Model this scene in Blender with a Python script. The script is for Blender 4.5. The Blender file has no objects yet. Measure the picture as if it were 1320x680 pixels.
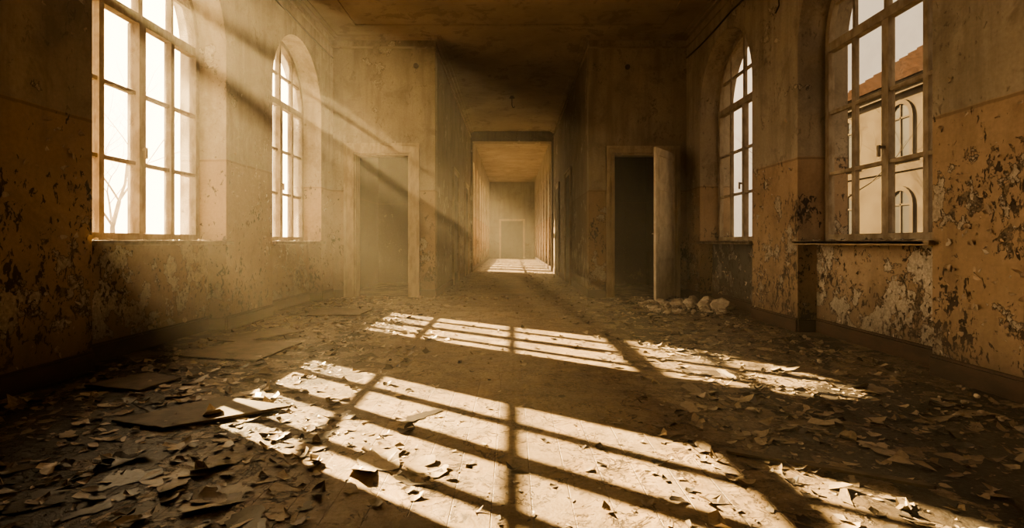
import bpy, bmesh, math, random
from mathutils import Vector, Matrix, noise
random.seed(7)
R=random.random
def U(a,b): return a+(b-a)*random.random()
scene=bpy.context.scene
H=4.5; XL=-3.1; XR=3.02; YE=9.4

# ---------------------------------------------------------------- materials
class NT:
    def __init__(s,name):
        s.m=bpy.data.materials.new(name); s.m.use_nodes=True
        s.t=s.m.node_tree; s.t.nodes.clear()
        s.out=s.n('ShaderNodeOutputMaterial')
    def n(s,typ,**k):
        nd=s.t.nodes.new(typ)
        for a,b in k.items(): setattr(nd,a,b)
        return nd
    def put(s,sock,v):
        if v is None: return
        if isinstance(v,bpy.types.NodeSocket): s.t.links.new(v,sock)
        else:
            if isinstance(v,(tuple,list)) and len(v)==3 and sock.type=='RGBA': v=(*v,1)
            sock.default_value=v
    def pos(s): return s.n('ShaderNodeNewGeometry').outputs['Position']
    def island(s): return s.n('ShaderNodeNewGeometry').outputs['Random Per Island']
    def math(s,op,a,b=0.0,c=None,clamp=False):
        nd=s.n('ShaderNodeMath',operation=op,use_clamp=clamp)
        s.put(nd.inputs[0],a); s.put(nd.inputs[1],b)
        if c is not None: s.put(nd.inputs[2],c)
        return nd.outputs[0]
    def sep(s,v):
        nd=s.n('ShaderNodeSeparateXYZ'); s.put(nd.inputs[0],v); return nd.outputs
    def scale(s,v,sc,off=(0,0,0)):
        nd=s.n('ShaderNodeMapping'); s.put(nd.inputs['Vector'],v)
        nd.inputs['Scale'].default_value=sc; nd.inputs['Location'].default_value=off
        return nd.outputs[0]
    def noise(s,v,sc,det=4,rough=.55,dist=0.0):
        nd=s.n('ShaderNodeTexNoise'); s.put(nd.inputs['Vector'],v)
        nd.inputs['Scale'].default_value=sc; nd.inputs['Detail'].default_value=det
        nd.inputs['Roughness'].default_value=rough; nd.inputs['Distortion'].default_value=dist
        return nd.outputs['Fac']
    def step(s,v,a,b,ta=0.0,tb=1.0):
        nd=s.n('ShaderNodeMapRange'); nd.interpolation_type='SMOOTHSTEP'
        s.put(nd.inputs['Value'],v); nd.inputs['From Min'].default_value=a; nd.inputs['From Max'].default_value=b
        nd.inputs['To Min'].default_value=ta; nd.inputs['To Max'].default_value=tb
        return nd.outputs[0]
    def mix(s,f,a,b,mode='MIX'):
        nd=s.n('ShaderNodeMix',data_type='RGBA',blend_type=mode)
        s.put(nd.inputs[0],f); s.put(nd.inputs[6],a); s.put(nd.inputs[7],b)
        return nd.outputs[2]
    def bump(s,h,st=.5,d=.02,nrm=None):
        nd=s.n('ShaderNodeBump'); s.put(nd.inputs['Height'],h)
        nd.inputs['Strength'].default_value=st; nd.inputs['Distance'].default_value=d
        if nrm is not None: s.put(nd.inputs['Normal'],nrm)
        return nd.outputs[0]
    def bsdf(s,col,rough=.8,nrm=None,spec=.3):
        nd=s.n('ShaderNodeBsdfPrincipled'); s.put(nd.inputs['Base Color'],col)
        s.put(nd.inputs['Roughness'],rough); nd.inputs['Specular IOR Level'].default_value=spec
        if nrm is not None: s.put(nd.inputs['Normal'],nrm)
        s.t.links.new(nd.outputs[0],s.out.inputs[0]); return nd

def wall_mat(name,up1,up2,lo1,lo2,band=1.85,chip=.62,seed=0,under=(.46,.39,.31),chips=.697,chips2=.72):
    s=NT(name); p=s.scale(s.pos(),(1,1,1),(seed,seed*.7,0)); z=s.sep(s.pos())[2]
    big=s.noise(p,.9,5,.6); mid=s.noise(p,4,8,.65); fine=s.noise(p,38,6,.7)
    streak=s.noise(s.scale(p,(5,5,.6)),1.2,6,.6)
    blot=s.noise(p,2.1,9,.72,.5)
    up=s.mix(s.step(big,.35,.65),up1,up2)
    up=s.mix(s.step(streak,.42,.72,0,.6),up,tuple(c*.48 for c in up2))
    up=s.mix(s.step(blot,.5,.64,0,.55),up,tuple(c*.48 for c in up2))
    lo=s.mix(s.step(big,.35,.65),lo1,lo2)
    lo=s.mix(s.step(streak,.45,.75,0,.5),lo,tuple(c*.5 for c in lo2))
    lo=s.mix(s.step(blot,.5,.66,0,.45),lo,tuple(c*.5 for c in lo2))
    zz=s.math('ADD',z,s.math('MULTIPLY',s.math('SUBTRACT',mid,.5),.03))
    isup=s.step(zz,band-.006,band+.006)
    col=s.mix(isup,lo,up)
    ln=s.math('MULTIPLY',s.step(zz,band-.03,band-.02),s.math('SUBTRACT',1.0,s.step(zz,band-.006,band)))
    col=s.mix(s.math('MULTIPLY',ln,.5),col,(.1,.065,.04))
    reg=s.noise(p,1.5,3,.5)
    peel=s.math('ADD',s.math('MULTIPLY',mid,.62),s.math('MULTIPLY',reg,.45))
    lowb=s.step(z,.0,2.2,.035,-.025)
    peel=s.math('ADD',peel,lowb)
    pm=s.step(peel,chip,chip+.006)
    plaster=s.mix(s.step(fine,.35,.65),under,tuple(c*.68 for c in under))
    col=s.mix(pm,col,plaster)
    rim=s.math('MULTIPLY',s.step(peel,chip-.010,chip-.003),s.math('SUBTRACT',1.0,s.step(peel,chip+.002,chip+.006)))
    col=s.mix(s.math('MULTIPLY',rim,.9),col,(.045,.03,.02))
    ch=s.noise(s.scale(p,(1,1,.6)),24,5,.62,.6)
    cr=s.noise(p,2.2,3,.6)
    chv=s.math('ADD',s.math('MULTIPLY',ch,.75),s.math('MULTIPLY',cr,.45))
    chv=s.math('ADD',chv,lowb)
    cm=s.math('MULTIPLY',s.step(chv,chips,chips+.006),s.step(isup,0,1,1,.4))
    col=s.mix(cm,col,(.045,.031,.021))
    ch2=s.noise(s.scale(p,(1,1,.7),(3,5,1)),11,7,.7,.8)
    cm2=s.math('MULTIPLY',s.step(s.math('ADD',s.math('ADD',s.math('MULTIPLY',ch2,.7),s.math('MULTIPLY',reg,.5)),lowb),chips2,chips2+.006),s.step(isup,0,1,1,.3))
    col=s.mix(cm2,col,s.mix(s.step(fine,.4,.6),(.06,.042,.03),(.21,.16,.11)))
    col=s.mix(s.step(fine,.3,.7,0,.25),col,(.11,.08,.055))
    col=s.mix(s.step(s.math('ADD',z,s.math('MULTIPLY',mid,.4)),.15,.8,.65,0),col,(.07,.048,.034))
    h=s.math('ADD',s.math('MULTIPLY',pm,-.6),s.math('MULTIPLY',s.math('MAXIMUM',cm,cm2),-1.0))
    h=s.math('ADD',h,s.math('MULTIPLY',fine,.12)); h=s.math('ADD',h,s.math('MULTIPLY',mid,.5))
    s.bsdf(col,.75,s.bump(h,.9,.015)); return s.m

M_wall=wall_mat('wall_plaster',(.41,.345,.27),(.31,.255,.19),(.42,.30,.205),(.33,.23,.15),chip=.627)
M_niche=wall_mat('niche_plaster',(.46,.38,.3),(.36,.28,.2),(.45,.34,.24),(.36,.26,.175),chip=.57,seed=4,under=(.56,.49,.40),chips=.71,chips2=.75)
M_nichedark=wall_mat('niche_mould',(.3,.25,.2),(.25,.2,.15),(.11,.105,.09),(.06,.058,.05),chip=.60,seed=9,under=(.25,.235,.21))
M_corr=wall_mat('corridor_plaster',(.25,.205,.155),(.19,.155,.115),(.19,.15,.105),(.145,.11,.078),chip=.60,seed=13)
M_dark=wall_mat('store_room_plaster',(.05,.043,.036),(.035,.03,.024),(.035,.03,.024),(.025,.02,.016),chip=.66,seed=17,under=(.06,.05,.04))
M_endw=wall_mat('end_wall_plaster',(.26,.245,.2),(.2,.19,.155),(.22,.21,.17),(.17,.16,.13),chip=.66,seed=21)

def ceil_mat():
    s=NT('ceiling_plaster'); p=s.pos()
    a=s.noise(p,.7,6,.6); b=s.noise(p,6,8,.7); c2=s.noise(p,2.3,9,.7,.5)
    c=s.mix(s.step(a,.35,.65),(.38,.31,.235),(.28,.225,.165)); c=s.mix(s.step(b,.5,.75,0,.45),c,(.14,.11,.08))
    pl=s.step(c2,.56,.57); c=s.mix(s.math('MULTIPLY',pl,.55),c,(.17,.135,.10))
    s.bsdf(c,.85,s.bump(s.math('ADD',s.math('MULTIPLY',b,.5),s.math('MULTIPLY',pl,-.6)),.5,.01)); return s.m
M_ceil=ceil_mat()

def floor_mat():
    s=NT('floor_planks'); p=s.pos(); x,y,z=s.sep(p)
    u=s.math('DIVIDE',x,.145); fr=s.math('FRACT',s.math('ADD',u,100.5)); idn=s.math('FLOOR',s.math('ADD',u,100.5))
    gap=s.math('SUBTRACT',1.0,s.math('MULTIPLY',s.step(fr,.0,.02),s.step(fr,.98,1.0,1,0)))
    wn=s.n('ShaderNodeTexWhiteNoise',noise_dimensions='1D'); s.put(wn.inputs['W'],idn)
    grain=s.noise(s.scale(p,(30,1.2,1)),1.6,6,.6)
    wood=s.mix(wn.outputs[0],(.40,.295,.19),(.34,.24,.15))
    wood=s.mix(s.step(grain,.4,.75,0,.5),wood,(.18,.12,.075))
    gapn=s.math('MULTIPLY',gap,s.step(s.noise(p,2.0,3),.35,.65,.1,.65))
    wood=s.mix(gapn,wood,(.05,.035,.025))
    n1=s.noise(p,1.1,4,.5); n2=s.noise(p,3.4,10,.66,.6); fine=s.noise(p,45,5,.7)
    side=s.step(s.math('ABSOLUTE',s.math('ADD',x,.0)),.45,1.7)
    near=s.step(y,1.5,5.0,1,0)
    v=s.math('ADD',s.math('MULTIPLY',n1,.4),s.math('MULTIPLY',n2,.6))
    thr=s.math('SUBTRACT',v,s.math('MULTIPLY',side,s.math('ADD',.06,s.math('MULTIPLY',near,.055))))
    film=s.step(thr,.425,.431)
    filmc=s.mix(s.step(n1,.4,.6),(.37,.285,.195),(.28,.21,.145))
    filmc=s.mix(s.step(fine,.4,.7,0,.45),filmc,(.16,.12,.083))
    filmc=s.mix(s.math('MULTIPLY',gapn,.5),filmc,(.05,.035,.025))
    under=s.mix(side,wood,s.mix(s.step(fine,.35,.7),(.022,.02,.018),(.05,.043,.036)))
    walk=s.mix(s.step(n2,.42,.56),wood,filmc)
    col=s.mix(film,under,s.mix(side,walk,filmc))
    rim=s.math('MULTIPLY',s.step(thr,.412,.422),s.math('SUBTRACT',1.0,s.step(thr,.426,.431)))
    col=s.mix(s.math('MULTIPLY',rim,.85),col,(.025,.018,.013))
    n3=s.noise(p,7.5,9,.68,.8)
    ed=s.math('ABSOLUTE',s.math('SUBTRACT',n3,.5))
    crack=s.math('MULTIPLY',s.step(ed,.002,.012,1,0),s.step(s.noise(p,2.3,3),.40,.53,.0,.85))
    col=s.mix(crack,col,(.03,.022,.016))
    dirt=s.noise(p,5,10,.74)
    dm=s.math('MULTIPLY',s.step(dirt,.46,.62),s.math('ADD',.38,s.math('MULTIPLY',side,.45)))
    col=s.mix(dm,col,(.055,.042,.031))
    grime=s.math('MULTIPLY',s.step(s.noise(p,.8,4,.6),.38,.62),.35)
    col=s.mix(grime,col,(.065,.049,.036))
    h=s.math('ADD',s.math('MULTIPLY',film,1.0),s.math('MULTIPLY',gapn,-.6))
    h=s.math('ADD',h,s.math('MULTIPLY',crack,-.8))
    h=s.math('ADD',h,s.math('MULTIPLY',n2,1.2)); h=s.math('ADD',h,s.math('MULTIPLY',fine,.25))
    s.bsdf(col,s.step(fine,.3,.7,.34,.58),s.bump(h,.9,.013),spec=.45); return s.m
M_floor=floor_mat()

def simple(name,c1,c2,sc=6,rough=.75,b=.4,spec=.3,stretch=(1,1,1)):
    s=NT(name); p=s.scale(s.pos(),stretch); a=s.noise(p,sc,7,.65)
    s.bsdf(s.mix(s.step(a,.38,.64),c1,c2),rough,s.bump(a,b,.01),spec); return s.m
M_frame=simple('old_window_paint',(.36,.30,.23),(.22,.17,.12),9,stretch=(1,1,.5))
M_dframe=simple('door_frame_paint',(.46,.38,.28),(.32,.25,.175),7,stretch=(1,1,.4))
M_leaf=simple('door_leaf_paint',(.76,.69,.58),(.6,.53,.43),6)
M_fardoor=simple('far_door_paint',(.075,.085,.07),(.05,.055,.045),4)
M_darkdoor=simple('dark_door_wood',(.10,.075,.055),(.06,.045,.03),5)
M_base=simple('baseboard_wood',(.08,.045,.03),(.045,.028,.02),8,.55,stretch=(.4,.4,1))
M_sill=simple('sill_paint',(.38,.3,.21),(.22,.17,.12),12)
M_metal=simple('dark_metal',(.06,.045,.035),(.035,.028,.022),20,.6)
M_board=simple('fallen_board',(.16,.125,.092),(.09,.07,.052),9,.6)
M_rubble=simple('rubble_plaster',(.6,.52,.42),(.38,.31,.24),12,.9,.8)
M_bark=simple('tree_bark',(.5,.42,.32),(.4,.33,.25),6,spec=0)
M_twig=simple('dark_tree_bark',(.05,.04,.03),(.03,.025,.02),6,spec=0)
M_ground=simple('ground_grass',(.08,.066,.045),(.055,.045,.03),1.5,spec=0)
M_fac=simple('facade_render',(.044,.036,.026),(.034,.027,.020),1.2,.95,spec=0)
M_roof=simple('roof_tiles',(.018,.0105,.0075),(.011,.007,.0055),5,.95,spec=0)
M_dkglass=simple('dark_window_glass',(.016,.015,.013),(.012,.011,.010),2,.4,spec=.1)

def flake_mat(name,cols):
    s=NT(name); r=s.island(); p=s.pos()
    ramp=s.n('ShaderNodeValToRGB'); s.put(ramp.inputs[0],r)
    ramp.color_ramp.interpolation='CONSTANT'
    els=ramp.color_ramp.elements
    while len(els)>1: els.remove(els[-1])
    els[0].position=0; els[0].color=(*cols[0],1)
    for i,c in enumerate(cols[1:],1):
        e=els.new(i/len(cols)); e.color=(*c,1)
    a=s.noise(p,40,5,.7)
    s.bsdf(s.mix(s.step(a,.4,.7,0,.4),ramp.outputs[0],(.09,.07,.05)),.42,s.bump(a,.4,.004),.5); return s.m
M_flake=flake_mat('paint_flakes',[(.42,.335,.24),(.29,.225,.155),(.54,.45,.34),(.17,.13,.092),(.36,.28,.195),(.07,.056,.043),(.26,.205,.148),(.04,.033,.027),(.46,.37,.27)])
M_wflake=flake_mat('wall_paint_flakes',[(.42,.3,.205),(.34,.24,.155),(.29,.205,.14),(.5,.42,.33)])

def glass_mat():
    s=NT('dirty_glass'); p=s.pos()
    tr=s.n('ShaderNodeBsdfTransparent'); tr.inputs[0].default_value=(.97,.95,.91,1)
    gl=s.n('ShaderNodeBsdfGlossy'); gl.inputs['Roughness'].default_value=.08; gl.inputs[0].default_value=(.8,.8,.8,1)
    tl=s.n('ShaderNodeBsdfTranslucent'); tl.inputs[0].default_value=(.8,.72,.6,1)
    m1=s.n('ShaderNodeMixShader'); m1.inputs[0].default_value=.04
    s.t.links.new(tr.outputs[0],m1.inputs[1]); s.t.links.new(gl.outputs[0],m1.inputs[2])
    m2=s.n('ShaderNodeMixShader'); a=s.noise(p,2.5,7,.65)
    s.put(m2.inputs[0],s.step(a,.4,.7,.03,.14))
    s.t.links.new(m1.outputs[0],m2.inputs[1]); s.t.links.new(tl.outputs[0],m2.inputs[2])
    s.t.links.new(m2.outputs[0],s.out.inputs[0]); return s.m
M_glass=glass_mat()

# ---------------------------------------------------------------- mesh helpers
def obj(name,bm,mats,parent=None,recalc=True,smooth=False):
    if recalc: bmesh.ops.recalc_face_normals(bm,faces=bm.faces)
    me=bpy.data.meshes.new(name); bm.to_mesh(me); bm.free()
    if not isinstance(mats,(list,tuple)): mats=[mats]
    for m in mats: me.materials.append(m)
    if smooth:
        for p in me.polygons: p.use_smooth=True
    o=bpy.data.objects.new(name,me); scene.collection.objects.link(o)
    if parent: o.parent=parent
    return o
def empty(name,loc=(0,0,0)):
    e=bpy.data.objects.new(name,None); e.location=(0,0,0); e.empty_display_size=.2
    scene.collection.objects.link(e); return e
def box(bm,x0,x1,y0,y1,z0,z1,mi=0,mat=None):
    vs=[Vector((x,y,z)) for z in (z0,z1) for y in (y0,y1) for x in (x0,x1)]
    if mat: vs=[mat@v for v in vs]
    v=[bm.verts.new(c) for c in vs]
    for f in ((0,1,3,2),(4,6,7,5),(0,4,5,1),(2,3,7,6),(0,2,6,4),(1,5,7,3)):
        fc=bm.faces.new([v[i] for i in f]); fc.material_index=mi
def quad(bm,*c,mi=0):
    f=bm.faces.new([bm.verts.new(p) for p in c]); f.material_index=mi
def bevel(o,w=.006,seg=2):
    m=o.modifiers.new('bevel','BEVEL'); m.width=w; m.segments=seg; m.limit_method='ANGLE'

def side_wall(name,xi,xo,ya,yb,wins,mats):
    """wins: (y0,y1,sill,spring,xniche,matindex)"""
    bm=bmesh.new(); N=28; cur=ya
    for (y0,y1,zs,sp,xn,mi) in sorted(wins):
        for x in (xi,xo): quad(bm,(x,cur,0),(x,y0,0),(x,y0,H),(x,cur,H))
        yc=(y0+y1)/2; r=(y1-y0)/2
        pts=[(yc-r*math.cos(math.pi*i/N), sp+r*math.sin(math.pi*i/N)) for i in range(N+1)]
        for a,b in zip(pts,pts[1:]):
            for x in (xi,xo): quad(bm,(x,a[0],a[1]),(x,b[0],b[1]),(x,b[0],H),(x,a[0],H))
            quad(bm,(xi,a[0],a[1]),(xo,a[0],a[1]),(xo,b[0],b[1]),(xi,b[0],b[1]))
        for y in (y0,y1): quad(bm,(xi,y,0),(xo,y,0),(xo,y,sp),(xi,y,sp))
        box(bm,min(xn,xo),max(xn,xo),y0,y1,0,zs,mi)
        cur=y1
    for x in (xi,xo): quad(bm,(x,cur,0),(x,yb,0),(x,yb,H),(x,cur,H))
    quad(bm,(xi,ya,0),(xo,ya,0),(xo,ya,H),(xi,ya,H)); quad(bm,(xi,yb,0),(xo,yb,0),(xo,yb,H),(xi,yb,H))
    bmesh.ops.remove_doubles(bm,verts=bm.verts,dist=.0005)
    return obj(name,bm,mats,recalc=False)

SILL=.93; SPR=3.02
WL=[(4.01,5.89),(7.03,8.83)]
WR=[(3.90,5.74),(6.83,8.72)]
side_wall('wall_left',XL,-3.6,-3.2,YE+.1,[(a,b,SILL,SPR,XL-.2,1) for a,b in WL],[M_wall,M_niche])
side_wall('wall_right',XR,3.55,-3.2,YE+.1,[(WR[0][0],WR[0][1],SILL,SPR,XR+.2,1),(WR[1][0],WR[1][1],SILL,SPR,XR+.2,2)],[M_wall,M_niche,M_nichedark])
CW=[(18.3+1.95*i,19.55+1.95*i) for i in range(7)]
CS=.35
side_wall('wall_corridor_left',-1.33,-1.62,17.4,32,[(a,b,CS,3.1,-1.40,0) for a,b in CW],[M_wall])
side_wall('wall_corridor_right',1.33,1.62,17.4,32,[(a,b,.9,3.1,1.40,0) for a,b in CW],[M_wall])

DL=(-2.73,-1.77); DR=(1.75,2.78); DH=2.49
bm=bmesh.new()
box(bm,XL,DL[0],YE,YE+.25,0,H); box(bm,DL[0],DL[1],YE,YE+.25,DH,H); box(bm,DL[1],-1.33,YE,YE+.25,0,H)
box(bm,1.33,DR[0],YE,YE+.25,0,H); box(bm,DR[0],DR[1],YE,YE+.25,DH,H); box(bm,DR[1],XR,YE,YE+.25,0,H)
obj('wall_end',bm,M_wall)
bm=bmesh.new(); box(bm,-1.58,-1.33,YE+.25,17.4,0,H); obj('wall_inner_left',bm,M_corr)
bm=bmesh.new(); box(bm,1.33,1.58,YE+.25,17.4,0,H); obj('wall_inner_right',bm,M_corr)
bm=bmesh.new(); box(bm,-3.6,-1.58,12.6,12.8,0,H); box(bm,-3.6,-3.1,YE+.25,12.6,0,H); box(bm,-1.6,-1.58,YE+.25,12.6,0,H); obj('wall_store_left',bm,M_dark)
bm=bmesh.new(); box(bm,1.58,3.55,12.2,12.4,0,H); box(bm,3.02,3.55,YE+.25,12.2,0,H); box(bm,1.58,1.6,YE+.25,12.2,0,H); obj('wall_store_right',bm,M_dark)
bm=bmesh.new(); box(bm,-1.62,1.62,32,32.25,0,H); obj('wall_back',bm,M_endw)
bm=bmesh.new(); box(bm,-3.6,3.55,-3.45,-3.2,0,H); obj('wall_rear',bm,M_wall)
bm=bmesh.new(); box(bm,-1.33,1.33,17.4,17.85,4.18,H); box(bm,-1.33,-1.27,17.4,17.85,0,4.18); box(bm,1.27,1.33,17.4,17.85,0,4.18)
obj('lintel',bm,M_corr)
bm=bmesh.new(); box(bm,-3.6,3.55,-3.45,14.25,-.25,0); box(bm,-1.62,1.62,14.25,32.25,-.25,0); obj('floor',bm,M_floor)
bm=bmesh.new(); box(bm,-3.6,3.55,-3.45,14.25,H,H+.2); box(bm,-1.62,1.62,14.25,32.25,H,H+.2); obj('ceiling',bm,M_ceil)

# ---------------------------------------------------------------- windows
def window(name,xg,y0,y1,zs,sp,inward,cols=4,rows=3,sill_in=None,dk=1.0):
    e=empty(name); bm=bmesh.new(); t=.03
    yc=(y0+y1)/2; r=(y1-y0)/2
    def bar(ya,yb,za,zb,tt=t): box(bm,xg-tt,xg+tt,ya,yb,za,zb)
    fw=.065
    bar(y0,y0+fw,zs,sp); bar(y1-fw,y1,zs,sp); bar(y0+fw,y1-fw,zs,zs+.10)
    bar(y0+fw,y1-fw,sp-.09,sp,.04)
    N=26
    for i in range(N):
        a=math.pi*i/N; b=math.pi*(i+1)/N
        P=[]
        for xx in (xg-t,xg+t):
            for ang in (a,b):
                for rr in (r-fw,r):
                    P.append(bm.verts.new((xx,yc-rr*math.cos(ang),sp+rr*math.sin(ang))))
        for f in ((0,1,3,2),(4,6,7,5),(0,2,6,4),(1,5,7,3)): bm.faces.new([P[k] for k in f])
    if cols==4:
        bar(yc-.044,yc+.044,zs+.1,sp-.09,.055*dk)
        bar(yc-.03,yc+.03,sp,sp+r-fw,.035*dk)
        q=(y1-y0)/4
        for yq in (yc-q,yc+q):
            bar(yq-.028,yq+.028,zs+.1,sp-.09,.036*dk)
            bar(yq-.019,yq+.019,sp,sp+math.sqrt((r-fw)**2-q*q),.03*dk)
    else:
        bar(yc-.035,yc+.035,zs+.1,sp-.09,.04); bar(yc-.02,yc+.02,sp,sp+r-fw)
    z0=zs+.1; z1=sp-.09
    for k in range(1,rows):
        z=z0+(z1-z0)*k/rows; bar(y0+fw,y1-fw,z-.017,z+.017,.02)
    za=sp+.42*r; w=math.sqrt((r-fw)**2-(za-sp)**2); bar(yc-w,yc+w,za-.016,za+.016,.02)
    if cols==4:
        hx=xg+inward*.085
        box(bm,min(hx,xg),max(hx,xg),yc-.012,yc+.012,zs+.85,zs+.875)
        box(bm,hx-.01,hx+.01,yc-.012,yc+.012,zs+.78,zs+.88)
    f=obj('frame',bm,M_frame,e)
    bm=bmesh.new()
    vs=[bm.verts.new((xg,y0+fw*.5,zs+.05)),bm.verts.new((xg,y1-fw*.5,zs+.05))]
    for i in range(N+1):
        a=math.pi*i/N; vs.append(bm.verts.new((xg,yc+(r-.03)*math.cos(a),sp+(r-.03)*math.sin(a))))
    bm.faces.new(vs); obj('glass',bm,M_glass,e,recalc=False)
    if sill_in is not None:
        bm=bmesh.new(); a,b=sorted((xg,sill_in))
        box(bm,a,b,y0+.002,y1-.002,zs+.001,zs+.035)
        c,d=sorted((sill_in,sill_in-inward*.045)); box(bm,c,d,y0-.04,y1+.04,zs-.005,zs+.035)
        s=obj('sill',bm,M_sill,e); bevel(s,.008)
    return e
k=1
for a,b in WL: window('window_%d'%k,-3.42,a,b,SILL,SPR,1,sill_in=XL+.07); k+=1
for a,b in WR: window('window_%d'%k,3.34,a,b,SILL,SPR,-1,sill_in=XR-.06,dk=.55); k+=1
for a,b in CW:
    window('window_%d'%k,-1.5,a,b,CS,3.1,1,cols=2,rows=3); k+=1
for a,b in CW:
    window('window_%d'%k,1.5,a,b,.9,3.1,-1,cols=2,rows=3); k+=1

# ---------------------------------------------------------------- doors
def casing(bm,x0,x1,h,y,w=.17,d=.05):
    for (a,b,dd) in ((0,w,d*.6),(w-.05,w,d),(0,.03,d*.85)):
        box(bm,x0-b,x0-a,y-dd,y,0,h+b); box(bm,x1+a,x1+b,y-dd,y,0,h+b); box(bm,x0-a,x1+a,y-dd,y,h+a,h+b)
    box(bm,x0,x0+.03,y,y+.25,0,h); box(bm,x1-.03,x1,y,y+.25,0,h); box(bm,x0+.03,x1-.03,y,y+.25,h-.03,h)
def leaf_mesh(w,h,t=.042,panels=4):
    bm=bmesh.new(); st=.11
    box(bm,0,st,-t/2,t/2,0,h); box(bm,w-st,w,-t/2,t/2,0,h)
    ph=(h-.22-.12-(panels-1)*.1)/panels; z=.22
    box(bm,st,w-st,-t/2,t/2,0,.22)
    for i in range(panels):
        box(bm,st,w-st,-t/2+.013,t/2-.013,z,z+ph)
        box(bm,st+.035,w-st-.035,-t/2+.004,t/2-.004,z+.035,z+ph-.035)
        z+=ph; top=.1 if i<panels-1 else .12
        box(bm,st,w-st,-t/2,t/2,z,z+top); z+=top
    for s in (-1,1):
        y0,y1=sorted((s*t/2,s*(t/2+.006))); box(bm,w-.075,w-.035,y0,y1,.95,1.15)
        y0,y1=sorted((s*t/2,s*(t/2+.05))); box(bm,w-.062,w-.048,y0,y1,1.07,1.084)
        y0,y1=sorted((s*(t/2+.036),s*(t/2+.05))); box(bm,w-.16,w-.048,y0,y1,1.07,1.084)
    return bm
e=empty('door_1'); bm=bmesh.new(); casing(bm,DL[0],DL[1],DH,YE); obj('frame',bm,M_dframe,e)
e=empty('door_2'); bm=bmesh.new(); casing(bm,DR[0],DR[1],DH,YE,w=.12); obj('frame',bm,M_dframe,e)
o=obj('leaf',leaf_mesh(.88,2.45),M_leaf,e); o.location=(DR[1]-.0,YE-.085,.01); o.rotation_euler=(0,0,math.radians(180+54)); bevel(o,.004)
def side_door(name,x,y0,y1,sgn,mat):
    e=empty(name); bm=bmesh.new(); h=2.5
    for (a,b,dd) in ((0,.13,.03),(.09,.13,.05)):
        xa,xb=sorted((x,x+sgn*dd))
        box(bm,xa,xb,y0-b,y0-a,0,h+b); box(bm,xa,xb,y1+a,y1+b,0,h+b); box(bm,xa,xb,y0-a,y1+a,h+a,h+b)
    obj('frame',bm,M_dframe,e)
    bm=leaf_mesh(y1-y0,h-.01,.03); o=obj('leaf',bm,mat,e); o.rotation_euler=(0,0,math.radians(90)); o.location=(x+sgn*.017,y0,.005)
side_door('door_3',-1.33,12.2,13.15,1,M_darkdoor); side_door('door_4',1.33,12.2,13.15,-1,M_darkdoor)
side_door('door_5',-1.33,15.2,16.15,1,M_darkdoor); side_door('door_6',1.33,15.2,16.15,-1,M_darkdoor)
e=empty('door_7'); bm=bmesh.new()
for (a,b,dd) in ((0,.12,.03),(.08,.12,.05)):
    box(bm,-.64-b,-.64-a,32-dd,32,0,2.2+b); box(bm,.64+a,.64+b,32-dd,32,0,2.2+b); box(bm,-.64-a,.64+a,32-dd,32,2.2+a,2.2+b)
obj('frame',bm,M_dframe,e)
for i,sx in enumerate((-1,1)):
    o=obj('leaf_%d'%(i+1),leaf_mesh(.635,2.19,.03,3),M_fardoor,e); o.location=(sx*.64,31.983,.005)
    if sx>0: o.rotation_euler=(0,0,math.pi)

# ---------------------------------------------------------------- trims
def base_side(name,x,sgn,segs,wins):
    bm=bmesh.new(); h=.13; t=.022
    cur=segs[0]
    def strip(xx,a,b):
        xa,xb=sorted((xx,xx+sgn*t)); box(bm,xa,xb,a,b,0,h); xa,xb=sorted((xx,xx+sgn*t*.55)); box(bm,xa,xb,a,b,h,h+.02)
    for a,b in wins:
        strip(x,cur,a+.0); strip(x-sgn*.2,a+.001,b-.001)
        for yy0,yy1 in ((a,a+t),(b-t,b)):
            xa,xb=sorted((x,x-sgn*.2)); box(bm,xa,xb,yy0,yy1,0,h)
        cur=b
    strip(x,cur,segs[1]); o=obj(name,bm,M_base); bevel(o,.004)
base_side('baseboard_left',XL,1,(-3.2,YE),WL); base_side('baseboard_right',XR,-1,(-3.2,YE),WR)
bm=bmesh.new(); t=.022
for a,b in ((XL,DL[0]-.17),(DL[1]+.17,-1.33),(1.33,DR[0]-.12),(DR[1]+.12,XR)): box(bm,a,b,YE-t,YE,0,.13)
for s in (-1,1):
    a,b=sorted((s*1.33,s*(1.33-t)))
    for y0,y1 in ((YE-t,12.05),(13.3,15.05),(16.3,17.4)): box(bm,a,b,y0,y1,0,.13)
    box(bm,a,b,17.86,32,0,.13)
obj('baseboard_end',bm,M_base)
def cornice(name,runs):
    bm=bmesh.new()
    for (x0,y0,x1,y1,nx,ny) in runs:
        for (d,z0,z1) in ((.025,H-.20,H-.17),(.05,H-.06,H),(.11,H-.025,H)):
            xs=sorted((x0,x1+nx*d)) if nx else sorted((x0,x1)); ys=sorted((y0,y1)) if nx else sorted((y0,y1+ny*d))
            box(bm,xs[0],xs[1],ys[0],ys[1],z0,z1)
    obj(name,bm,M_ceil)
cornice('trim_1',[(XL,-3.2,XL,YE,1,0)]); cornice('trim_2',[(XR,-3.2,XR,YE,-1,0)])
cornice('trim_3',[(XL,YE,-1.33,YE,0,-1),(1.33,YE,XR,YE,0,-1)])
cornice('trim_4',[(-1.33,YE-.1,-1.33,17.4,1,0),(1.33,YE-.1,1.33,17.4,-1,0)])
bm=bmesh.new()
box(bm,XL+.5,XR-.5,8.85,8.9,H-.02,H); box(bm,XL+.5,XL+.55,-3,8.85,H-.02,H); box(bm,XR-.55,XR-.5,-3,8.85,H-.02,H)
obj('trim_5',bm,M_ceil)

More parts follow.
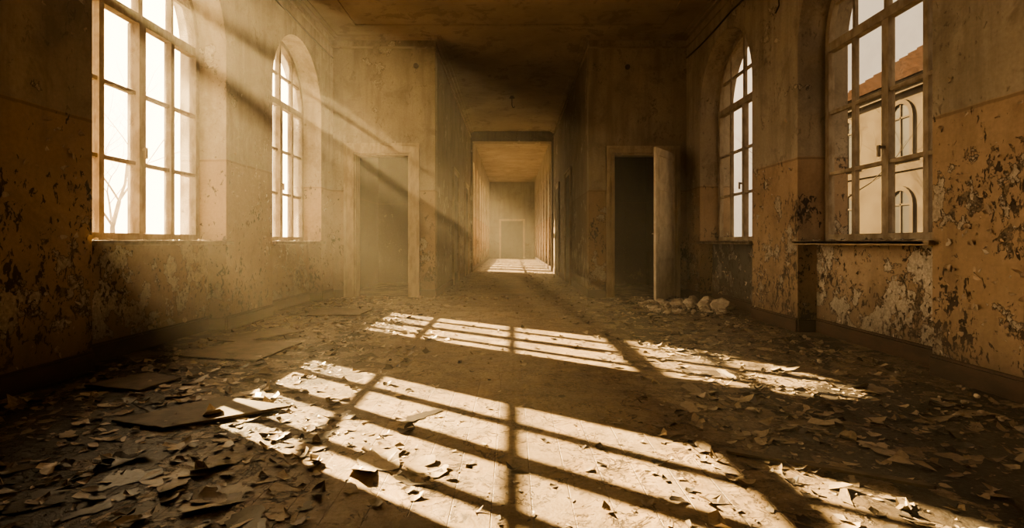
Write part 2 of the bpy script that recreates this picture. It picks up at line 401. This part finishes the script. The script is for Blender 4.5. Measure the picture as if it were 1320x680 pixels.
def curve_obj(name,pts,r,mat,parent=None):
    cu=bpy.data.curves.new(name,'CURVE'); cu.dimensions='3D'; sp=cu.splines.new('POLY'); sp.points.add(len(pts)-1)
    for p,c in zip(sp.points,pts): p.co=(*c,1)
    cu.bevel_depth=r; cu.bevel_resolution=2; cu.materials.append(mat)
    o=bpy.data.objects.new(name,cu); scene.collection.objects.link(o)
    if parent: o.parent=parent
    return o
def sagged(p0,p1,n,s,drops):
    out=[]
    for i in range(n+1):
        t=i/n; v=Vector(p0).lerp(Vector(p1),t); ph=(t*drops)%1; v.z-=s*math.sin(math.pi*ph); out.append(v)
    return out
curve_obj('electric_cable',sagged((XR-.015,-2,4.12),(XR-.015,YE-.05,4.12),60,.03,6),.012,M_metal)
curve_obj('electric_cable',sagged((XL+.015,-2,4.12),(XL+.015,YE-.05,4.12),60,.015,6),.012,M_metal)
curve_obj('hanging_wire',[(XR-.012,6.02,4.12),(XR-.02,6.03,3.9),(XR-.05,6.06,3.75),(XR-.03,6.08,3.6),(XR-.06,6.1,3.52)],.008,M_metal)
e=empty('ceiling_lamp_hook'); bm=bmesh.new()
bmesh.ops.create_cone(bm,cap_ends=True,segments=20,radius1=.07,radius2=.03,depth=.05,matrix=Matrix.Translation((0,13.2,H-.025)))
obj('rose',bm,M_metal,e)
curve_obj('rod',[(0,13.2,H-.04),(0,13.2,H-.22),(.02,13.2,H-.27),(.05,13.2,H-.28),(.06,13.2,H-.24)],.012,M_metal,e)
for (x,z) in ((-1.66,4.0),(2.0,3.98)):
    bm=bmesh.new(); bmesh.ops.create_cone(bm,cap_ends=True,segments=24,radius1=.045,radius2=.04,depth=.03,matrix=Matrix.Translation((x,YE-.015,z))@Matrix.Rotation(math.pi/2,4,'X'))
    obj('junction_box',bm,M_metal)

# ---------------------------------------------------------------- debris
def flake(bm,c,size,nrm_tilt,curl,n,jag,asp,base_mat=None,lift=.002):
    ang=U(0,6.283); ca,sa=math.cos(ang),math.sin(ang); ph=[U(0,6.28) for _ in range(4)]
    tilt=U(-nrm_tilt,nrm_tilt); tilt2=U(-nrm_tilt,nrm_tilt); cd=U(0,6.28); cc,cs=math.cos(cd),math.sin(cd)
    def P(u,v):
        d=(u*cc+v*cs)/size
        w=curl*size*d*d+tilt*u+tilt2*v
        return [u*ca-v*sa,u*sa+v*ca,w]
    rr=[]
    for i in range(n):
        a=2*math.pi*i/n
        r=size*(1+.25*math.sin(2*a+ph[0])+.2*math.sin(3*a+ph[1])+.12*math.sin(5*a+ph[2])+jag*U(-1,1))
        rr.append((r*math.cos(a),r*math.sin(a)*asp))
    pts=[P(0,0)]+[P(u*.55,v*.55) for u,v in rr]+[P(u,v) for u,v in rr]
    m=min(p[2] for p in pts)
    vs=[]
    for p in pts:
        v=Vector((p[0],p[1],p[2]-m+lift))
        v=(base_mat@v) if base_mat else v+Vector(c)
        vs.append(bm.verts.new(v))
    for i in range(n):
        j=(i+1)%n
        bm.faces.new((vs[0],vs[1+i],vs[1+j])); bm.faces.new((vs[1+i],vs[1+n+i],vs[1+n+j],vs[1+j]))
def density(x,y):
    ax=abs(x)
    d=.14+.86*min(1,max(0,(ax-.5)/1.3))
    if y<3.2 and x<0: d=max(d,.2+.6*min(1,max(0,(-x-.3)/1.0)))
    nz=noise.noise(Vector((x*.9,y*.9,3)))*.5+.5
    d*=.25+2.0*nz*nz
    if ax>2.6: d*=1.5
    return min(1,d)
bm=bmesh.new(); cnt=0
while cnt<9200:
    x=U(XL+.08,XR-.08); y=1.0+8.25*R()**1.2
    if R()>density(x,y): continue
    s=.008+.036*R()**2.2
    if R()<.06: s*=1.7
    if abs(x)<.6: s*=.75
    if x<-2.98+s or x>2.9-s: s=min(s,.04)
    flake(bm,(x,y,0),s,.2,U(.1,.6),random.choice((7,8,9)),.2,U(.45,1),lift=.001+.004*R()); cnt+=1
for _ in range(9000):
    x=U(XL+.05,XR-.05); y=1.0+8.25*R()**1.4
    if R()>density(x,y)+.1: continue
    flake(bm,(x,y,0),U(.003,.010),.3,.2,5,.2,U(.6,1))
obj('paint_flakes_debris',bm,M_flake,recalc=False)
bm=bmesh.new()
for _ in range(900):
    s=1 if R()<.5 else -1
    x=s*(1.24-.9*R()**1.5); y=U(9.45,17.2); flake(bm,(x,y,0),U(.012,.04),.2,.3,7,.2,U(.5,1))
obj('corridor_flakes',bm,M_flake,recalc=False)
bm=bmesh.new()
for _ in range(300):
    flake(bm,(U(-1.2,1.2),U(18,31.5),0),U(.02,.05),.2,.3,7,.2,U(.5,1))
obj('corridor_flakes',bm,M_flake,recalc=False)
bm=bmesh.new()
for _ in range(250):
    t=R()
    if t<.5: x,y=U(-2.7,-.3),U(1.1,3.0)
    elif t<.68: x,y=U(-2.8,-1.7),U(3.0,7.5)
    else: x,y=U(.9,2.7),U(1.8,7.5)
    s=.03+.08*R()**1.6
    flake(bm,(x,y,0),s,.02,U(.05,.28),random.choice((20,24,28)),.2,U(.35,.95),lift=.001+.004*R())
obj('peeled_paint_sheets',bm,M_flake,recalc=False)
bm=bmesh.new()
def wallflakes(n,x,sgn,ya,yb,wins):
    c=0
    while c<n:
        y=U(ya,yb); z=U(.15,1.8) if R()<.9 else U(1.85,4)
        if any(a-.05<y<b+.05 for a,b in wins):
            if z>.8: continue
            xx=x-sgn*.2
            if any(abs(y-a)<.08 or abs(y-b)<.08 for a,b in wins): continue
        else: xx=x
        if noise.noise(Vector((y*1.3,z*1.3,x)))<.0 and R()<.8: continue
        M=Matrix.Translation((xx,y,z))@Matrix.Rotation(sgn*math.pi/2,4,'Y')
        flake(bm,None,.006+.024*R()**2,.4,U(.3,1.0),8,.2,U(.4,.9),base_mat=M,lift=.0); c+=1
wallflakes(600,XL,1,1.5,YE-.1,WL); wallflakes(700,XR,-1,1.5,YE-.1,WR)
obj('wall_paint_flakes',bm,M_wflake,recalc=False)
bm=bmesh.new()
for wins,x0,x1 in ((WL,-3.36,-3.08),(WR,3.0,3.28)):
    for a,b in wins:
        for _ in range(40): flake(bm,(U(x0,x1),U(a+.05,b-.05),SILL+.035),U(.01,.03),.25,.4,7,.2,U(.5,1))
obj('sill_flakes',bm,M_flake,recalc=False)

def slab(name,pts,t,z,mat,tilt=(0,0),parent=None):
    bm=bmesh.new(); cx=sum(p[0] for p in pts)/len(pts); cy=sum(p[1] for p in pts)/len(pts)
    out=[]
    for i,p in enumerate(pts):
        q=pts[(i+1)%len(pts)]
        for k in range(7):
            f=k/7; out.append((p[0]+(q[0]-p[0])*f+U(-.008,.008),p[1]+(q[1]-p[1])*f+U(-.008,.008)))
    zs=[(x-cx)*tilt[0]+(y-cy)*tilt[1] for x,y in out]; m=min(zs)
    lo=[bm.verts.new((x,y,z+w-m)) for (x,y),w in zip(out,zs)]; hi=[bm.verts.new((x,y,z+t+w-m)) for (x,y),w in zip(out,zs)]
    bm.faces.new(lo); bm.faces.new(hi)
    for i in range(len(out)):
        j=(i+1)%len(out); bm.faces.new((lo[i],lo[j],hi[j],hi[i]))
    o=obj(name,bm,mat,parent); bevel(o,.003,1); return o
slab('fallen_board',[(-2.10,2.84),(-1.75,2.72),(-1.24,3.07),(-1.75,3.28)],.014,.006,M_board,(.01,.0))
slab('fallen_board',[(-2.78,4.45),(-2.02,4.3),(-1.92,4.95),(-2.5,5.1)],.014,.006,M_board,(.0,.03))
slab('fallen_board',[(-2.75,3.5),(-2.35,3.42),(-2.28,3.75),(-2.6,3.85)],.014,.006,M_board,(-.03,.0))
slab('fallen_board',[(-2.85,6.9),(-1.95,6.95),(-1.9,7.4),(-2.6,7.5)],.02,.006,M_board,(.0,.04))
slab('fallen_board',[(-2.9,5.2),(-2.5,5.0),(-2.1,5.5),(-2.5,5.8)],.014,.006,M_board,(.05,.0))
slab('wooden_lath',[(.96,2.43),(1.60,2.05),(1.62,2.08),(.98,2.46)],.012,.006,M_board,(.015,0))

def chunk(bm,c,s,sq=.6):
    g=bmesh.ops.create_icosphere(bm,subdivisions=2,radius=1,matrix=Matrix.Identity(4)); off=Vector((U(0,50),U(0,50),U(0,50)))
    rot=Matrix.Rotation(U(0,6),3,'Z')
    for v in g['verts']:
        d=v.co.normalized(); n=1+.55*noise.noise(d*1.3+off)+.2*noise.noise(d*3.5+off)
        p=rot@Vector((d.x*n,d.y*n*.75,d.z*n*sq)); v.co=Vector(c)+p*s
    lo=min(v.co.z for v in g['verts'])
    for v in g['verts']: v.co.z-=lo-c[2]
bm=bmesh.new()
for (x,y,s) in ((2.88,7.45,.15),(2.72,7.6,.12),(2.55,7.75,.09),(2.86,7.95,.12),(2.6,8.0,.09),(2.4,7.9,.07),(2.8,7.2,.07),(2.62,7.4,.07),(2.5,8.25,.08),(2.75,8.3,.10),(2.3,8.1,.06),(2.15,8.3,.05),(2.9,7.7,.08)): chunk(bm,(x,y,0),s)
for _ in range(120): chunk(bm,(U(1.9,2.9),U(7.1,8.6),0),U(.015,.05))
obj('plaster_rubble',bm,M_rubble)
bm=bmesh.new()
for _ in range(170):
    x=-U(2.2,3.0) if R()<.6 else U(2.4,2.92); chunk(bm,(x,U(2,9.2),0),U(.008,.028))
for _ in range(60): chunk(bm,(U(-2.9,2.9),U(8.9,9.3),0),U(.01,.04))
obj('plaster_crumbs',bm,M_rubble)

# ---------------------------------------------------------------- outside
bm=bmesh.new(); quad(bm,(-60,-40,-.8),(60,-40,-.8),(60,90,-.8),(-60,90,-.8)); obj('ground',bm,M_ground)
def tree(name,base,h,seed,mat):
    random.seed(seed); bm=bmesh.new()
    def seg(a,b,r0,r1,n=6):
        d=(b-a).normalized(); q=d.to_track_quat('Z','Y').to_matrix()
        A=[bm.verts.new(a+q@Vector((r0*math.cos(6.283*i/n),r0*math.sin(6.283*i/n),0))) for i in range(n)]
        B=[bm.verts.new(b+q@Vector((r1*math.cos(6.283*i/n),r1*math.sin(6.283*i/n),0))) for i in range(n)]
        for i in range(n): bm.faces.new((A[i],A[(i+1)%n],B[(i+1)%n],B[i]))
    def grow(p,d,L,r,lev):
        k=3
        for i in range(k):
            nd=(d+Vector((U(-.2,.2),U(-.2,.2),U(-.05,.15)))).normalized(); q=p+nd*L/k
            r1=r*.86; seg(p,q,r,r1,7 if lev<2 else 4); p,d,r=q,nd,r1
            if lev<5 and i>0:
                for _ in range(1 if lev>0 else 2):
                    ax=Vector((U(-1,1),U(-1,1),U(-.1,.7))).normalized()
                    grow(p,(d*.6+ax*.8).normalized(),L*U(.55,.75),r*.55,lev+1)
        if lev<5: grow(p,d,L*.7,r*.8,lev+1)
    grow(Vector(base),Vector((0,0,1)),h*.38,h*.014,0)
    obj(name,bm,mat)
tree('bare_tree',(-19,26,-.8),10,3,M_bark); tree('bare_tree',(11,19.5,-.8),7,11,M_twig)
random.seed(99)
e=empty('neighbour_building'); X0=14; EH=6.6
bm=bmesh.new(); box(bm,X0,X0+10,2,24,-.8,EH-.05); obj('walls',bm,M_fac,e)
bm=bmesh.new(); box(bm,X0-.25,X0+10.2,1.8,24.2,EH-.35,EH-.2); box(bm,X0-.4,X0+10.4,1.6,24.4,EH-.2,EH); box(bm,X0-.08,X0,1.95,24.05,3.5,3.65); obj('cornice',bm,M_fac,e)
bm=bmesh.new()
a=[bm.verts.new(c) for c in ((X0-.5,1.5,EH),(X0+10.5,1.5,EH),(X0+10.5,24.5,EH),(X0-.5,24.5,EH))]; r0=bm.verts.new((X0+5,6,EH+4.0)); r1=bm.verts.new((X0+5,20,EH+4.0))
for f in ((a[0],a[1],r0),(a[1],a[2],r1,r0),(a[2],a[3],r1),(a[3],a[0],r0,r1)): bm.faces.new(f)
for i in range(24):
    f=i/24; z=EH+4.0*f; x=X0-.5+5.5*f; ya=1.5+4.5*f; yb=24.5-4.5*f; box(bm,x-.03,x+.12,ya,yb,z,z+.08)
obj('roof',bm,M_roof,e)
bg=bmesh.new(); bt=bmesh.new()
for y in [4+3.1*i for i in range(7)]:
    for z0,zh in ((.6,1.7),(4.0,1.4)):
        pts=[(y-.5,z0),(y+.5,z0)]+[(y+.5*math.cos(math.pi*i/12),z0+zh+.5*math.sin(math.pi*i/12)) for i in range(13)]
        bg.faces.new([bg.verts.new((X0-.02,p,q)) for p,q in pts])
        for i in range(12):
            A=math.pi*i/12; B=math.pi*(i+1)/12
            P=[bt.verts.new((xx,y+rr*math.cos(an),z0+zh+rr*math.sin(an))) for xx in (X0-.1,X0) for an in (A,B) for rr in (.5,.66)]
            for f in ((0,1,3,2),(1,5,7,3),(0,2,6,4)): bt.faces.new([P[k] for k in f])
        box(bt,X0-.1,X0,y-.66,y-.5,z0,z0+zh); box(bt,X0-.1,X0,y+.5,y+.66,z0,z0+zh); box(bt,X0-.16,X0,y-.75,y+.75,z0-.12,z0)
        box(bt,X0-.06,X0,y-.03,y+.03,z0,z0+zh+.48); box(bt,X0-.06,X0,y-.48,y+.48,z0+zh-.03,z0+zh+.03)
obj('window_glass',bg,M_dkglass,e); obj('window_surrounds',bt,M_fac,e)

# ---------------------------------------------------------------- haze in the air
def haze(name,dens,*b):
    hz=bpy.data.materials.new(name); hz.use_nodes=True; t=hz.node_tree; t.nodes.clear()
    o_=t.nodes.new('ShaderNodeOutputMaterial'); v=t.nodes.new('ShaderNodeVolumePrincipled')
    v.inputs['Color'].default_value=(.95,.86,.70,1); v.inputs['Density'].default_value=dens; v.inputs['Anisotropy'].default_value=.6
    t.links.new(v.outputs[0],o_.inputs['Volume'])
    bm=bmesh.new(); box(bm,*b); obj('dusty_air',bm,hz)
haze('dusty_air',.0135,XL+.13,XR-.13,-3.1,YE-.14,.02,H-.03)
haze('dusty_air_corridor',.008,-1.2,1.2,17.9,31.8,.02,H-.02)

# ---------------------------------------------------------------- light
d=Vector((.797,-.603,-.535)).normalized()
sun=bpy.data.lights.new('sun','SUN'); sun.energy=80; sun.color=(1,.73,.36); sun.angle=math.radians(.5)
so=bpy.data.objects.new('sun',sun); so.rotation_euler=d.to_track_quat('-Z','Y').to_euler(); so.location=(-20,20,15); scene.collection.objects.link(so)
w=bpy.data.worlds.new('sky'); scene.world=w; w.use_nodes=True; t=w.node_tree; t.nodes.clear()
tc=t.nodes.new('ShaderNodeTexCoord'); dp=t.nodes.new('ShaderNodeVectorMath'); dp.operation='DOT_PRODUCT'
t.links.new(tc.outputs['Generated'],dp.inputs[0]); dp.inputs[1].default_value=tuple(-d)
mr=t.nodes.new('ShaderNodeMapRange'); mr.inputs['From Min'].default_value=.2; mr.inputs['From Max'].default_value=.95; mr.interpolation_type='SMOOTHSTEP'
t.links.new(dp.outputs['Value'],mr.inputs['Value'])
mx=t.nodes.new('ShaderNodeMix'); mx.data_type='RGBA'; t.links.new(mr.outputs[0],mx.inputs[0])
mx.inputs[6].default_value=(1.15,.90,.62,1); mx.inputs[7].default_value=(11.5,8.8,5.5,1)
bg=t.nodes.new('ShaderNodeBackground'); t.links.new(mx.outputs[2],bg.inputs[0]); bg.inputs[1].default_value=1.0
wo=t.nodes.new('ShaderNodeOutputWorld'); t.links.new(bg.outputs[0],wo.inputs[0])
try: scene.view_settings.look='AgX - Medium High Contrast'
except Exception as ex: print(ex)

# ---------------------------------------------------------------- camera
cam=bpy.data.cameras.new('camera'); cam.sensor_width=36; cam.lens=700/1320*36; cam.shift_y=-28/1320; cam.clip_end=300
co=bpy.data.objects.new('camera',cam); co.location=(0,0,.95); co.rotation_euler=(math.pi/2,0,0); scene.collection.objects.link(co)
scene.camera=co
